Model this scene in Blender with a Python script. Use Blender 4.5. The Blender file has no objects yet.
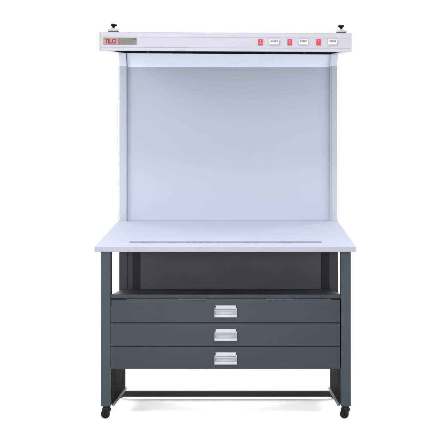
import bpy, bmesh, math, random
from mathutils import Vector, Matrix
random.seed(4)
sc = bpy.context.scene
COL = sc.collection
PI = math.pi

# ------------------------------------------------------------------ camera frame
# The photograph is a straight front view: depth lines meet at pixel (VX, VY) of 440.
VX, VY, D0, U = 243.0, 232.0, 4.1, 0.005
CAMX, CAMZ = 0.0895, 0.985
def X(px, r): return CAMX + (px - VX) * U / r
def Z(py, r): return CAMZ - (py - VY) * U / r
def Yr(r): return D0 / r - D0

# ------------------------------------------------------------------ materials
def srgb(r, g, b):
    f = lambda c: (c/12.92 if c <= .04045 else ((c+.055)/1.055)**2.4)
    return (f(r/255), f(g/255), f(b/255), 1)

def mat(name, col, rough=.5, metal=0., bump=0., bscale=400., var=0., vscale=6., spec=.5, coat=0.):
    m = bpy.data.materials.new(name); m.use_nodes = True
    nt = m.node_tree; b = nt.nodes['Principled BSDF']
    b.inputs['Base Color'].default_value = (*col[:3], 1)
    b.inputs['Roughness'].default_value = rough
    b.inputs['Metallic'].default_value = metal
    b.inputs['Specular IOR Level'].default_value = spec
    if coat: b.inputs['Coat Weight'].default_value = coat
    tc = nt.nodes.new('ShaderNodeTexCoord')
    if bump:
        n = nt.nodes.new('ShaderNodeTexNoise'); n.inputs['Scale'].default_value = bscale
        n.inputs['Detail'].default_value = 3
        nt.links.new(tc.outputs['Object'], n.inputs['Vector'])
        bp = nt.nodes.new('ShaderNodeBump'); bp.inputs['Strength'].default_value = bump
        bp.inputs['Distance'].default_value = .001
        nt.links.new(n.outputs['Fac'], bp.inputs['Height'])
        nt.links.new(bp.outputs['Normal'], b.inputs['Normal'])
    if var:
        n = nt.nodes.new('ShaderNodeTexNoise'); n.inputs['Scale'].default_value = vscale
        n.inputs['Detail'].default_value = 5; n.inputs['Roughness'].default_value = .65
        nt.links.new(tc.outputs['Object'], n.inputs['Vector'])
        mr = nt.nodes.new('ShaderNodeMapRange')
        mr.inputs['From Min'].default_value = .3; mr.inputs['From Max'].default_value = .7
        mr.inputs['To Min'].default_value = 1-var; mr.inputs['To Max'].default_value = 1+var
        nt.links.new(n.outputs['Fac'], mr.inputs['Value'])
        mx = nt.nodes.new('ShaderNodeVectorMath'); mx.operation = 'SCALE'
        mx.inputs[0].default_value = col[:3]
        nt.links.new(mr.outputs['Result'], mx.inputs['Scale'])
        nt.links.new(mx.outputs['Vector'], b.inputs['Base Color'])
        mr2 = nt.nodes.new('ShaderNodeMapRange')
        mr2.inputs['From Min'].default_value = .3; mr2.inputs['From Max'].default_value = .7
        mr2.inputs['To Min'].default_value = max(.05, rough-.07); mr2.inputs['To Max'].default_value = min(1, rough+.07)
        nt.links.new(n.outputs['Fac'], mr2.inputs['Value'])
        nt.links.new(mr2.outputs['Result'], b.inputs['Roughness'])
    return m

K = 1.0
M = {
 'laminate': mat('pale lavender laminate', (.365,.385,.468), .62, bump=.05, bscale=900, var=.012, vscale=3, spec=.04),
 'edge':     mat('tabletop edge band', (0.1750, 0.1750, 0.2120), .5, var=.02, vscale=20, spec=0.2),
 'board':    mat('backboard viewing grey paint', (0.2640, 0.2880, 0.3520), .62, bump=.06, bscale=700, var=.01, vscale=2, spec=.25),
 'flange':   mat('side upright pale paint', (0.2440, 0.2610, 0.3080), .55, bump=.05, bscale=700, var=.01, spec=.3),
 'rail':     mat('top rail with painted-in light', (0.4250, 0.4570, 0.5550), .45, bump=.04, bscale=700, var=.01, spec=.3),  # lighter than the board: light on the bent top put into the colour
 'railend':  mat('upright cap with painted-in light', (0.3300, 0.3550, 0.4200), .45, bump=.04, bscale=700, var=.01, spec=.3),  # lighter than the upright below: the same light put into the colour
 'hood':     mat('hood pale paint', (0.2230, 0.2270, 0.2600), .42, bump=.05, bscale=800, var=.015, vscale=5, spec=0.3),
 'slate':    mat('slate blue grey powder coat', (0.0140, 0.0182, 0.0236), .42, bump=.18, bscale=1100, var=.05, vscale=7, spec=0.16),
 'leg':      mat('leg slate powder coat', (0.0165, 0.0245, 0.0335), .40, bump=.18, bscale=1100, var=.05, vscale=7, spec=0.18),
 'panel':    mat('back panel grey paint', (0.0280, 0.0305, 0.0315), .55, bump=.12, bscale=900, var=.05, vscale=5, spec=0.15),
 'dark':     mat('painted gap shade', (0.0040, 0.0055, 0.0090), .5, bump=.1, var=.05, spec=0.1),  # shade in the gap beside the posts, put into the colour
 'inside':   mat('cabinet inside with painted-in shade', (0.0015, 0.0018, 0.0022), .7, bump=.12, var=.06, spec=0.02),  # near black: shade inside the frame is put into the colour
 'bar':      mat('charcoal bar paint', (0.0090, 0.0105, 0.0115), .45, bump=.15, var=.05, spec=0.15),
 'black':    mat('black rubber plastic', (0.0030, 0.0030, 0.0030), .5, bump=.1, var=.08, spec=0.15),
 'tyre':     mat('black tyre', (0.0040, 0.0040, 0.0040), .7, bump=.2, var=.08, spec=0.12),
 'stop':     mat('dark steel strip', (0.0500, 0.0520, 0.0700), .4, metal=.3, var=.04, vscale=20),
 'handle':   mat('silver white handle', (0.222, 0.226, 0.254), .34, bump=.03, var=.015, vscale=40, spec=0.4),
 'card':     mat('white label card', (0.2750, 0.2800, 0.3200), .6, var=.012, vscale=60, spec=0.2),
 'lip':      mat('flange with painted-in light', (0.2200, 0.2250, 0.2400), .5, var=.05, vscale=20),  # far paler than the panel: caught light put into the colour
 'glint':    mat('dim painted glint', (0.0300, 0.0360, 0.0430), .4, var=.05, vscale=20),  # highlight on the drawer's top edge, painted as colour
 'brightglint': mat('bright painted glint', (.105,.112,.122), .45, var=.05, vscale=20),  # brighter stretches of that painted highlight
 'red':      mat('red translucent rocker', (0.4000, 0.0140, 0.0300), .28, spec=0.2, coat=0.05),
 'redframe': mat('pink red switch frame', (0.3400, 0.0350, 0.0600), .4, spec=0.2),
 'white':    mat('white plastic', (0.3300, 0.3300, 0.3450), .35, spec=0.3),
 'window':   mat('counter window', (0.2700, 0.2620, 0.2620), .2, spec=0.3),
 'ink':      mat('dark ink', (0.0200, 0.0170, 0.0160), .7),
 'inkred':   mat('dim red ink', (0.1100, 0.0200, 0.0200), .7),
 'redink':   mat('red ink', (0.1150, 0.0040, 0.0090), .6, spec=.2),
 'plate':    mat('champagne nameplate', (0.0920, 0.0870, 0.0780), .45, metal=.1, bump=.05, bscale=300, var=.07, vscale=50, spec=0.2),
 'cream':    mat('cream printed panel', (0.1900, 0.1250, 0.1150), .5, var=.06, vscale=50, spec=0.2),
 'gold':     mat('olive printed line', (0.0640, 0.0720, 0.0500), .6, var=.1, vscale=60),
 'bracket':  mat('pale grey knob bracket', (0.2200, 0.2250, 0.2550), .4, var=.02, vscale=40, spec=0.3),
 'louver':   mat('dark hood underside', (.006,.0065,.009), .95, spec=0.),
 'floor':    mat('white studio floor', (.95,.95,.95), .8, var=.006, vscale=1.5, spec=.1),
}

# ------------------------------------------------------------------ mesh helpers
def bm_box(bm, x0, x1, y0, y1, z0, z1, bev=0., seg=2):
    ret = bmesh.ops.create_cube(bm, size=1.0)
    vs = ret['verts']
    for v in vs:
        v.co = Vector((x0 + (v.co.x+.5)*(x1-x0), y0 + (v.co.y+.5)*(y1-y0), z0 + (v.co.z+.5)*(z1-z0)))
    if bev:
        es = list({e for v in vs for e in v.link_edges})
        bmesh.ops.bevel(bm, geom=es, offset=bev, segments=seg, profile=.5, affect='EDGES')

def bm_cyl(bm, c, axis, rad, h, n=28, bev=0., rad2=None):
    rot = Vector((0,0,1)).rotation_difference(Vector(axis)).to_matrix().to_4x4()
    mtx = Matrix.Translation(Vector(c)) @ rot
    ret = bmesh.ops.create_cone(bm, cap_ends=True, cap_tris=False, segments=n,
                                radius1=rad, radius2=rad if rad2 is None else rad2, depth=h, matrix=mtx)
    if bev:
        vs = ret['verts']
        es = [e for e in {e for v in vs for e in v.link_edges} if any(len(f.verts) > 4 for f in e.link_faces)]
        bmesh.ops.bevel(bm, geom=es, offset=bev, segments=2, profile=.5, affect='EDGES')

def bm_prism(bm, pts, x0, x1, bev=0.):
    """extrude a closed (y,z) outline along x"""
    a = [bm.verts.new((x0, p[0], p[1])) for p in pts]
    b = [bm.verts.new((x1, p[0], p[1])) for p in pts]
    n = len(pts); fs = []
    fs.append(bm.faces.new(a)); fs.append(bm.faces.new(list(reversed(b))))
    for i in range(n):
        fs.append(bm.faces.new((a[i], b[i], b[(i+1) % n], a[(i+1) % n])))
    bmesh.ops.recalc_face_normals(bm, faces=fs)
    if bev:
        es = list({e for f in fs for e in f.edges})
        bmesh.ops.bevel(bm, geom=es, offset=bev, segments=2, profile=.5, affect='EDGES')

def link(name, bm, m, parent=None, origin=None, smooth=False):
    """link a bmesh as ONE object; origin: world point that becomes the object's origin"""
    me = bpy.data.meshes.new(name)
    if origin is None:
        bb = [v.co for v in bm.verts]
        origin = Vector(((min(c.x for c in bb)+max(c.x for c in bb))/2,
                         (min(c.y for c in bb)+max(c.y for c in bb))/2,
                         min(c.z for c in bb)))
    origin = Vector(origin)
    for v in bm.verts: v.co -= origin
    if smooth:
        for f in bm.faces: f.smooth = True
        for e in bm.edges:
            if len(e.link_faces) == 2 and e.calc_face_angle(0) > math.radians(35): e.smooth = False
    bm.normal_update()
    bm.to_mesh(me); bm.free()
    for mm in (m if isinstance(m, (list, tuple)) else [m]): me.materials.append(mm)
    o = bpy.data.objects.new(name, me); COL.objects.link(o)
    W = worldof.get(parent, Vector((0,0,0)))
    o.location = origin - W
    if parent is not None: o.parent = parent
    worldof[o] = origin
    return o
worldof = {}

def box(name, m, parent, x0, x1, y0, y1, z0, z1, bev=.001, seg=2):
    bm = bmesh.new(); bm_box(bm, x0, x1, y0, y1, z0, z1, bev, seg)
    return link(name, bm, m, parent)

def text_mesh(name, body, m, parent, x, y, z, size, sx=1., depth=.0004, bold=0.):
    cu = bpy.data.curves.new(name, 'FONT'); cu.body = body; cu.size = size; cu.extrude = depth
    cu.align_x = 'LEFT'; cu.align_y = 'BOTTOM_BASELINE'; cu.offset = bold
    t = bpy.data.objects.new(name, cu); COL.objects.link(t)
    me = bpy.data.meshes.new_from_object(t.evaluated_get(bpy.context.evaluated_depsgraph_get()))
    bpy.data.objects.remove(t)
    me.transform(Matrix.Rotation(PI/2, 4, 'X') @ Matrix.Scale(sx, 4, (1,0,0)))
    me.materials.clear(); me.materials.append(m)
    o = bpy.data.objects.new(name, me); COL.objects.link(o)
    p = Vector((x, y, z)); o.parent = parent; o.location = p - worldof[parent]; worldof[o] = p
    return o

# ------------------------------------------------------------------ setting
# one white studio sweep: floor that curves up into the backdrop far behind the table
prof = [(-7.5, 0.)]
YB, RC = 6.2, 1.6
prof.append((YB-RC, 0.))
for i in range(1, 17):
    a = PI/2*i/16
    prof.append((YB-RC+RC*math.sin(a), RC-RC*math.cos(a)))
prof.append((YB, 5.2))
bm = bmesh.new()
rows = [[bm.verts.new((x, p[0], p[1])) for x in (-8, -4, 0, 4, 8)] for p in prof]
for a, b in zip(rows, rows[1:]):
    for i in range(4): bm.faces.new((a[i], a[i+1], b[i+1], b[i]))
fl = link('floor', bm, M['floor'], None, (0,0,0), smooth=True)
fl['kind'] = 'structure'

# ------------------------------------------------------------------ the workstation
root = bpy.data.objects.new('inspection_table', None); COL.objects.link(root)
root.location = (0, .5, 0); root.empty_display_size = .2
root['label'] = 'slate grey inspection workbench with pale sloping top, three drawers, backboard and overhead lamp hood'
root['category'] = 'workbench'
worldof[root] = Vector((0, .5, 0))

RF, RL, RB = 1.0, .95, .837
yF, yL, yB = Yr(RF), Yr(RL), Yr(RB)

# --- tabletop: sloping up to the rear
zf, zb = Z(246.7, RF), Z(220.5, RB)
slope = (zb-zf)/(yB-yF)
xl, xr = X(94.1, 1), X(356.5, 1)
TH = .0275
def ztop(y): return zf + slope*(y-yF)
bm = bmesh.new()
bm_prism(bm, [(yF, zf-TH), (yF, zf), (yB+.03, ztop(yB+.03)), (yB+.03, ztop(yB+.03)-TH)], xl, xr, .0025)
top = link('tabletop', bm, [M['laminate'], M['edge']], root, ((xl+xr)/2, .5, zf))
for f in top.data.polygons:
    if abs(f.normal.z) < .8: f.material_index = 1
# thin paper stop strip lying across the slope
rs = .0
ys = None
for k in range(400):                       # where the top plane shows at row 242.3
    y = k*.001
    r = D0/(D0+y)
    if VY + (CAMZ - ztop(y))*r/U <= 242.6: ys = y; break
rs = D0/(D0+ys)
bm = bmesh.new()
h = .0052
bm_prism(bm, [(ys, ztop(ys)+.0003), (ys, ztop(ys)+h), (ys+.012, ztop(ys+.012)+h*.6), (ys+.012, ztop(ys+.012)+.0003)], X(129.5, rs), X(321.5, rs), .0006)
link('paper_stop', bm, M['stop'], top)

# --- legs with casters
LW = .054
zleg = Z(406.4, RL)
def caster(parent, cx, cy, turn):
    """swivel caster: plate, fork with hood, axle; wheel is a mesh of its own"""
    bm = bmesh.new()
    bm_cyl(bm, (cx, cy, zleg-.0035), (0,0,1), .0185, .0064, 32, .001)
    bm_cyl(bm, (cx, cy, zleg-.0150), (0,0,1), .0212, .0170, 32, .004)
    R = Matrix.Rotation(turn, 4, 'Z')
    for s in (-1, 1):                       # fork cheeks reaching down and back to the axle
        cb = bmesh.new()
        bm_prism(cb, [(-.019, -.014), (.016, -.014), (.0185, -.040), (.015, -.0475), (.007, -.0475), (-.004, -.038), (-.018, -.026)],
                 s*.0145-.0019, s*.0145+.0019, .0008)
        cb.transform(Matrix.Translation((cx, cy, zleg)) @ R)
        tmp = bpy.data.meshes.new('tmp'); cb.to_mesh(tmp); cb.free()
        bm.from_mesh(tmp); bpy.data.meshes.remove(tmp)
    c = link('caster', bm, M['black'], parent, (cx, cy, zleg), smooth=True)
    ax = R @ Vector((1,0,0))
    wc = Vector((cx, cy, .0238)) + R @ Vector((0, .0075, 0))
    bm = bmesh.new()
    bm_cyl(bm, wc, ax, .0236, .0230, 40, .004)
    bm_cyl(bm, wc, ax, .0150, .0242, 24, .001)
    bm_cyl(bm, wc, ax, .0050, .0370, 12, .001)
    link('wheel', bm, M['tyre'], c, smooth=True)

def leg(x0, x1, y0, y1, turn):
    zt = ztop(y0) - TH + .0005
    bm = bmesh.new()
    # square tube with folded-in seam line down its front
    bm_box(bm, x0, x1, y0, y1, zleg, (zt-.002 if y0 < .5 else Z(300, RL)), .0022, 3)
    o = link('leg', bm, M['leg'], root, ((x0+x1)/2, (y0+y1)/2, zleg))
    caster(o, (x0+x1)/2, (y0+y1)/2, turn)
    return o
xlo, xro = X(100.7, RL), X(351.0, RL)       # outer faces
xli, xri = xlo+LW-.002, xro-LW+.002         # inner faces
leg(xlo, xli, yL, yL+LW, 2.4)
leg(xri, xro, yL, yL+LW, 2.2)
RR = .8475
leg(X(116.6, RR), X(123.9, RR), Yr(RR), Yr(RR)+LW-.004, .9)
leg(X(331.7, RR), X(338.9, RR), Yr(RR), Yr(RR)+LW-.004, 2.4)

# --- cabinet: shelf, side panels with folded lower lip, drawers
cx0, cx1 = xli+.002, xri-.002
RP = .868
yP = Yr(RP)
zs = Z(294.5, RL)
bm = bmesh.new()
bm_box(bm, cx0, cx1, yL+.004, yP, zs-.0016, zs, .0006)
bm_box(bm, cx0, cx1, yL+.004, yL+.02, zs-.0212, zs-.0020, .0012)
link('shelf', bm, M['slate'], root)
zd = [Z(299.2, RL), Z(322.9, RL), Z(346.3, RL), Z(369.4, RL)]
zcb = zd[3]
for s, x in ((-1, cx0), (1, cx1)):
    bm = bmesh.new()
    a, b = (x, x+.0015) if s < 0 else (x-.0015, x)
    bm_box(bm, a, b, yL+.03, Yr(.8475)-.001, zleg+.002, zs-.004, .0004)
    p = link('side_panel', bm, M['inside'], root)
    bm = bmesh.new()
    a, b = (x+.0003, x+.0165) if s < 0 else (x-.0165, x-.0003)
    bm_box(bm, a, b, yL+.004, Yr(.8475)-.001, zleg+.0004, zleg+.0017, .0004)
    link('lip', bm, M['lip'], p)
# carcass behind the drawers
bm = bmesh.new()
bm_box(bm, cx0+.002, cx1-.002, yL+.026, yP-.002, zcb+.004, zs-.021, .001)
link('cabinet_body', bm, M['inside'], root)

def drawer_front(zt, zbm, tilt):
    gap = .0016
    bm = bmesh.new()
    bm_box(bm, cx0+.0012, cx1-.0030, yL, yL+.022, zbm+gap, zt-gap, .0022, 3)
    o = link('drawer', bm, M['slate'], root, ((cx0+cx1)/2, yL, (zt+zbm)/2))
    return o
def handle(parent, zt):
    """cup pull with a framed label card above it"""
    yy = yL
    s = U/RL
    xa, xb = X(214.6, RL), X(237.0, RL)
    k = .0     # local offsets measured in photo rows below the drawer's top edge
    zz = lambda rows: zt - rows*s
    bm = bmesh.new()
    bm_box(bm, xa+.005, xb-.005, yy-.0022, yy-.0002, zz(14), zz(6.1), .0006)           # back plate
    # cup pull: a ledge over a shaded finger hollow, then the lip that comes forward
    pts = [(yy-.0003, zz(10.0)), (yy-.0175, zz(10.3)), (yy-.0190, zz(10.7)), (yy-.0180, zz(11.2)), (yy-.0030, zz(11.7)), (yy-.0030, zz(14.6)),
           (yy-.0130, zz(15.0)), (yy-.0152, zz(15.5)), (yy-.0155, zz(17.6)), (yy-.0140, zz(17.9)), (yy-.0003, zz(17.9))]
    bm_prism(bm, pts, xa, xb, .0006)
    for x0, x1 in ((xa+.0002, xa+.0024), (xb-.0024, xb-.0002)):                         # cheeks closing the hollow
        bm_box(bm, x0, x1, yy-.0120, yy-.0010, zz(15.2), zz(10.9), .0004)
    for x0, x1 in ((xa+.0005, xa+.005), (xb-.005, xb-.0005)):                           # side rims of the card frame
        bm_box(bm, x0, x1, yy-.0050, yy-.0003, zz(10.6), zz(8.6), .0006)
    h = link('handle', bm, M['handle'], parent, smooth=True)
    box('label_card', M['card'], parent, xa+.0065, xb-.0065, yy-.0034, yy-.0023, zz(9.9), zz(6.6), .0003)
    for x in (xa+.0032, xb-.0032):
        bm = bmesh.new()
        bm_cyl(bm, (x, yy-.0015, zz(7.4)), (0,-1,0), .0032, .003, 16, .0008)
        bm_box(bm, x-.0018, x+.0018, yy-.0022, yy-.0002, zz(8.6), zz(7.6), .0004)
        link('screw', bm, M['black'], parent, smooth=True)
for i in range(3):
    d = drawer_front(zd[i], zd[i+1], 0)
    handle(d, zd[i])
# glint strips: light caught by the top drawer's edge, put into the colour
for a, b, k in ((126.5, 176.6, 'glint'), (177, 206, 'brightglint'), (206.4, 265.6, 'glint'), (266, 294.5, 'brightglint'), (294.9, 331, 'glint')):
    box('glint_strip', M[k], root, X(a, RL), X(b, RL), yL+.0024, yL+.0036, zd[0]-.0010, zd[0]+.0019, .0002)

# --- back panel under the table, with posts and dark strips that stand for shade
zp1 = lambda y: ztop(y)-TH-.001
box('back_panel', M['panel'], root, X(140.5, RP), X(321, RP), yP+.002, yP+.004, zs-.02, zp1(yP), .0004)
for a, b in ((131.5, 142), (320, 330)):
    box('shade_strip', M['dark'], root, X(a, RP), X(b, RP), yP+.046, yP+.05, zs-.02, zp1(yP), .001)  # dark strip painting the shade between post and panel
rp = .857
for a, b, c in ((119.0, 127.4, 1), (328.6, 338.0, -1)):
    yy = Yr(rp)
    bm = bmesh.new()
    bm_box(bm, X(a, rp), X(b, rp), yy, yy+.03, zleg+.25, zp1(yy), .0015)
    if c > 0: bm_box(bm, X(126.9, rp), X(132.6, rp), yy+.008, yy+.03, zleg+.25, zp1(yy+.008), .0015)
    link('post', bm, M['slate'], root)
# --- low rear crossbar
rb = .848
bm = bmesh.new()
bm_box(bm, X(121, rb), X(334, rb), Yr(rb)-.012, Yr(rb)+.012, Z(396.6, rb), Z(390.8, rb), .003, 3)
for x in (X(121.5, rb), X(333.5, rb)):
    bm_box(bm, x-.006, x+.006, Yr(rb)-.016, Yr(rb)+.016, Z(397, rb), Z(389.6, rb), .002)
link('crossbar', bm, M['bar'], root)

# --- backboard
yBB = yB
zhood_b = Z(50.0, RB)
ztb = ztop(yBB)+.001
bxl, bxr = X(127.3, RB), X(330.2, RB)
zrail = Z(67.2, RB)
FWD = .036
ztopr = Z(54.0, RB)-.0020
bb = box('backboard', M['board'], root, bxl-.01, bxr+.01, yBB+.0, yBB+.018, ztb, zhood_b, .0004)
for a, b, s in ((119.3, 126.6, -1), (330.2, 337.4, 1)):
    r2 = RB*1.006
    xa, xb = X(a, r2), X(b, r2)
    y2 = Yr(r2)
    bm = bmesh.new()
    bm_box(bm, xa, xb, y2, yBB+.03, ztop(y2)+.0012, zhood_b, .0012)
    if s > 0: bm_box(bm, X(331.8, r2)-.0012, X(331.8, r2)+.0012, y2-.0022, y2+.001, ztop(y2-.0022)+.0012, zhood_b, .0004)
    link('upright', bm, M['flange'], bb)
    # head of each upright, light painted in: bends forward towards the hood
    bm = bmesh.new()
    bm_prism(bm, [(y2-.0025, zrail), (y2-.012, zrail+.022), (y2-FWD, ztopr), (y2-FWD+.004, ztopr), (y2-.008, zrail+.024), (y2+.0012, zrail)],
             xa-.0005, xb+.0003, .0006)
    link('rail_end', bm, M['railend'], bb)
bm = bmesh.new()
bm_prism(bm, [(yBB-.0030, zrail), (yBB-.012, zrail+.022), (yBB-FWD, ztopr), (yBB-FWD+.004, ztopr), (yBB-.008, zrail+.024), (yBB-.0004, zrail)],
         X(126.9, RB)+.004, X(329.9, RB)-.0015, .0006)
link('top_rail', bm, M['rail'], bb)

# --- lamp hood (origin at its front centre; sloped like the top, rolled a hair as in the photo)
RH = .966
yH = Yr(RH)
hzt, hzb = Z(32.2, RH), Z(51.3, RH)
hx0, hx1 = X(98.6, RH), X(352.0, RH)
hs = (Z(54.2, RB)-hzb)/(yB-yH)
hoc = Vector(((hx0+hx1)/2, yH, (hzt+hzb)/2))
W = .012
yE = yB+.03
def hz(z, y): return z + hs*(y-yH)
bm = bmesh.new()
ec = .011
# folded sheet channel: front skirt with two shallow grooves, sloped roof, rear skirt
fh = hzt-hzb
def fz(t): return hzb + fh*t
front = [(yH+.0015, fz(0)), (yH, fz(.02)), (yH, fz(.16)), (yH+.0014, fz(.168)), (yH+.0014, fz(.185)), (yH, fz(.193)), (yH, fz(.70)),
         (yH+.0012, fz(.707)), (yH+.0012, fz(.722)), (yH, fz(.73)), (yH, fz(.955)), (yH+.004, fz(1.))]
outline = front + [(yE, hz(hzt, yE)), (yE, hz(hzb, yE)), (yE-W, hz(hzb, yE-W)), (yE-W, hz(hzt, yE-W)-W),
                   (yH+W, hz(hzt, yH+W)-W), (yH+W, hz(hzb, yH+W))]
bm_prism(bm, outline, hx0+ec, hx1-ec)
hood = link('lamp_hood', bm, M['hood'], root, hoc)
for x0, x1 in ((hx0, hx0+ec-.0006), (hx1-ec+.0006, hx1)):
    bm = bmesh.new()
    bm_prism(bm, [(yH-.0015, hzb), (yH-.0015, hzt-.003), (yH+.003, hzt+.001), (yE, hz(hzt, yE)), (yE, hz(hzb, yE))], x0, x1, .0012)
    link('end_cap', bm, M['hood'], hood)
bm = bmesh.new()                             # dark louvre panel closing the underside
y0, y1 = yH+W+.002, yE-W-.002
bm_prism(bm, [(y0, hz(hzb, y0)+.001), (y0, hz(hzb, y0)+.010), (y1, hz(hzb, y1)+.010), (y1, hz(hzb, y1)+.001)], hx0+.055, hx1-.055, .0005)
link('louvre', bm, M['louver'], hood)
for a, b in ((hx0+ec+.0004, hx0+.0545), (hx1-.0545, hx1-ec-.0004)):  # pale underside margins
    bm = bmesh.new()
    bm_prism(bm, [(y0, hz(hzb, y0)), (y0, hz(hzb, y0)+.010), (y1, hz(hzb, y1)+.010), (y1, hz(hzb, y1))], a, b, .0005)
    link('margin', bm, M['hood'], hood)
for px in (148, 304.5):                      # small black fixing clips under the front edge
    x = X(px, RH)
    bm = bmesh.new(); bm_cyl(bm, (x, yH+.012, hzb-.003), (0,0,1), .006, .007, 16, .001)
    link('clip', bm, M['black'], hood, smooth=True)

yf = yH-.0002
def hb(name, m, parent, px0, px1, py0, py1, dep, bev=.0005, y=None):
    yy = yf if y is None else y
    return box(name, m, parent, X(px0, RH), X(px1, RH), yy-dep, yy, Z(py1, RH), Z(py0, RH), bev)
roll = .0055
# the hood is rolled about its centre, so give fittings their unrolled rows
def un(px, py): return py - roll*(px-225.3)
# nameplate
a = un(120, 37.8); b = un(120, 44.6)
np_ = hb('nameplate', M['plate'], hood, 103.4, 136.6, a, b, .0012, .0004)
yn = yf-.0013
hb('print_panel', M['cream'], np_, 103.9, 117.8, a+.35, b-.35, .0002, 0, yn)
text_mesh('lettering', 'TiLO', M['redink'], np_, X(104.6, RH), yn-.0004, Z(b-1.1, RH), .0350, .82, .0003, .0012)
for i, (p0, p1) in enumerate(((118.4, 120.9), (121.6, 124.1), (124.8, 127.4))):
    bm = bmesh.new()
    bm_box(bm, X(p0, RH), X(p1, RH), yn-.0003, yn-.0001, Z(a+4.0, RH), Z(a+3.2, RH))
    bm_box(bm, X(p0+.5, RH), X(p1-.5, RH), yn-.0003, yn-.0001, Z(a+5.2, RH), Z(a+4.5, RH))
    link('character', bm, M['gold'], np_)
for p0 in (131.4, 133.1, 134.8):
    hb('character', M['ink'], np_, p0, p0+1.05, a+.7, a+1.9, .0002, 0, yn)
# switches and hour counters
def switch(pc):
    pyc = un(pc, 42.2)
    sw = hb('switch', M['redframe'], hood, pc-2.35, pc+2.35, pyc-3.1, pyc+3.1, .0026, .0007)
    y1 = yf-.0026
    x0, x1 = X(pc-1.75, RH), X(pc+1.75, RH)
    bm = bmesh.new()                          # rocker: two faces tilted about the middle
    z0, zm, z1 = Z(pyc+2.5, RH), Z(pyc, RH), Z(pyc-2.5, RH)
    bm_prism(bm, [(y1+.0005, z0), (y1-.0052, z0), (y1-.0022, zm), (y1-.0030, z1), (y1+.0005, z1)], x0, x1, .0005)
    rk = link('rocker', bm, M['red'], sw)
    bm = bmesh.new()
    bm_box(bm, X(pc-.28, RH), X(pc+.28, RH), y1-.0034, y1-.0028, Z(pyc-.5, RH), Z(pyc-1.8, RH))
    link('mark', bm, M['white'], sw)
def counter(p0, p1):
    pc = (p0+p1)/2
    pyc = un(pc, 42.3)
    c = hb('counter', M['white'], hood, p0, p1, pyc-2.7, pyc+2.5, .0080, .0012)
    y1 = yf-.0080
    w = hb('counter_window', M['window'], c, p0+1.0, p1-1.0, pyc-1.9, pyc+.3, .0004, .0001, y1-.0001)
    n = 5
    st = (p1-p0-2.6)/n
    for i in range(n):
        q = p0+1.3+i*st
        bm = bmesh.new()                      # seven-segment style zero
        xa, xb = X(q+.25, RH), X(q+st-.25, RH)
        za, zb_ = Z(pyc-.15, RH), Z(pyc-1.5, RH)
        t = .0017; ya, yb_ = y1-.0008, y1-.0006
        bm_box(bm, xa, xb, ya, yb_, za, za+t); bm_box(bm, xa, xb, ya, yb_, zb_-t, zb_)
        bm_box(bm, xa, xa+t, ya, yb_, za+t, zb_-t); bm_box(bm, xb-t, xb, ya, yb_, za+t, zb_-t)
        link('digit', bm, M['ink'] if i > 1 else M['inkred'], c)
for pc, p0, p1 in ((260.4, 269.4, 279.2), (289.7, 298.6, 307.9), (318.6, 327.8, 337.2)):
    switch(pc); counter(p0, p1)
# thumb knobs on the roof
def knob(px, turn):
    x = X(px, RH); y = yH+.045
    z0 = hz(hzt, y)
    rr = D0/(D0+y)
    bm = bmesh.new()
    bm_box(bm, x-.027, x+.027, y-.022, y+.022, z0+.0003, z0+.0110, .002)
    bm_cyl(bm, (x, y, z0+.0136), (0,0,1), .017, .006, 28, .002)
    br = link('knob_base', bm, M['bracket'], hood, smooth=True)
    bm = bmesh.new()
    bm_cyl(bm, (x, y, z0+.0225), (0,0,1), .0065, .014, 20, .001)
    bm_cyl(bm, (x, y, z0+.0300), (0,0,1), .0065, .007, 20, 0, .0150)
    bm_cyl(bm, (x, y, z0+.0365), (0,0,1), .0145, .008, 20, .002)
    for k in range(3):                        # three lobed star grip
        an = turn + k*2*PI/3
        bm_cyl(bm, (x+.0120*math.cos(an), y+.0120*math.sin(an), z0+.0366), (0,0,1), .0072, .0076, 16, .002)
    link('knob', bm, M['black'], br, smooth=True)
knob(112.0, .3); knob(342.2, 1.1)
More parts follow.
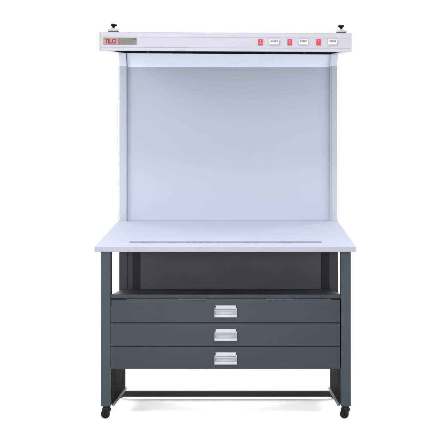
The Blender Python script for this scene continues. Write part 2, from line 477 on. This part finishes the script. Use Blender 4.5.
hood.rotation_euler = (0, roll, 0)

# ------------------------------------------------------------------ light: studio lamps and added unseen fills round a white sweep
w = bpy.data.worlds.new('World'); sc.world = w; w.use_nodes = True
bg = w.node_tree.nodes['Background']
bg.inputs['Color'].default_value = (1., 1., 1., 1); bg.inputs['Strength'].default_value = 1.2
def area(name, loc, target, size, power, col=(1,1,1), sy=None):
    l = bpy.data.lights.new(name, 'AREA'); l.energy = power; l.color = col
    l.shape = 'RECTANGLE'; l.size = size; l.size_y = sy or size
    o = bpy.data.objects.new(name, l); COL.objects.link(o); o.location = loc
    o.rotation_euler = (Vector(target)-Vector(loc)).to_track_quat('-Z', 'Y').to_euler()
    return o
area('key_softbox', (-3.2, -3.0, 2.6), (0, .5, 1.1), 1.6, 78)
area('top_fill', (-.5, -3.0, 5.0), (0, .5, .9), 2.2, 185, sy=1.4)  # added unseen lamp that evens out the tabletop
area('fill_softbox', (3.2, -2.2, 1.7), (0, .6, 1.3), 1.2, 22)
area('front_fill', (-.3, -4.6, 1.15), (0, .6, .9), 1.6, 48)  # added unseen lamp that lifts the top rail and shelf
area('floor_fill', (-.2, -3.2, .95), (0, .6, 0), 2.4, 64, sy=.5)  # added unseen lamp that whitens the floor under the cabinet
area('backdrop_lamp', (-3.2, 2.6, 2.6), (0, 5.5, .6), 1.6, 120)
area('backdrop_lamp', (3.2, 2.6, 2.6), (0, 5.5, .6), 1.6, 120)

# ------------------------------------------------------------------ camera and output
cam = bpy.data.cameras.new('camera'); co = bpy.data.objects.new('camera', cam); COL.objects.link(co)
co.location = (CAMX, -D0, CAMZ); co.rotation_euler = (PI/2, 0, 0)
cam.sensor_width = 36; cam.lens = 36*(D0/U)/440
cam.shift_x = -(VX-220)/440; cam.shift_y = (VY-220)/440
cam.clip_start = .05; cam.clip_end = 200
sc.camera = co
sc.render.resolution_x = sc.render.resolution_y = 1024
sc.view_settings.view_transform = 'Standard'; sc.view_settings.look = 'None'
sc.view_settings.exposure = 0; sc.view_settings.gamma = 1
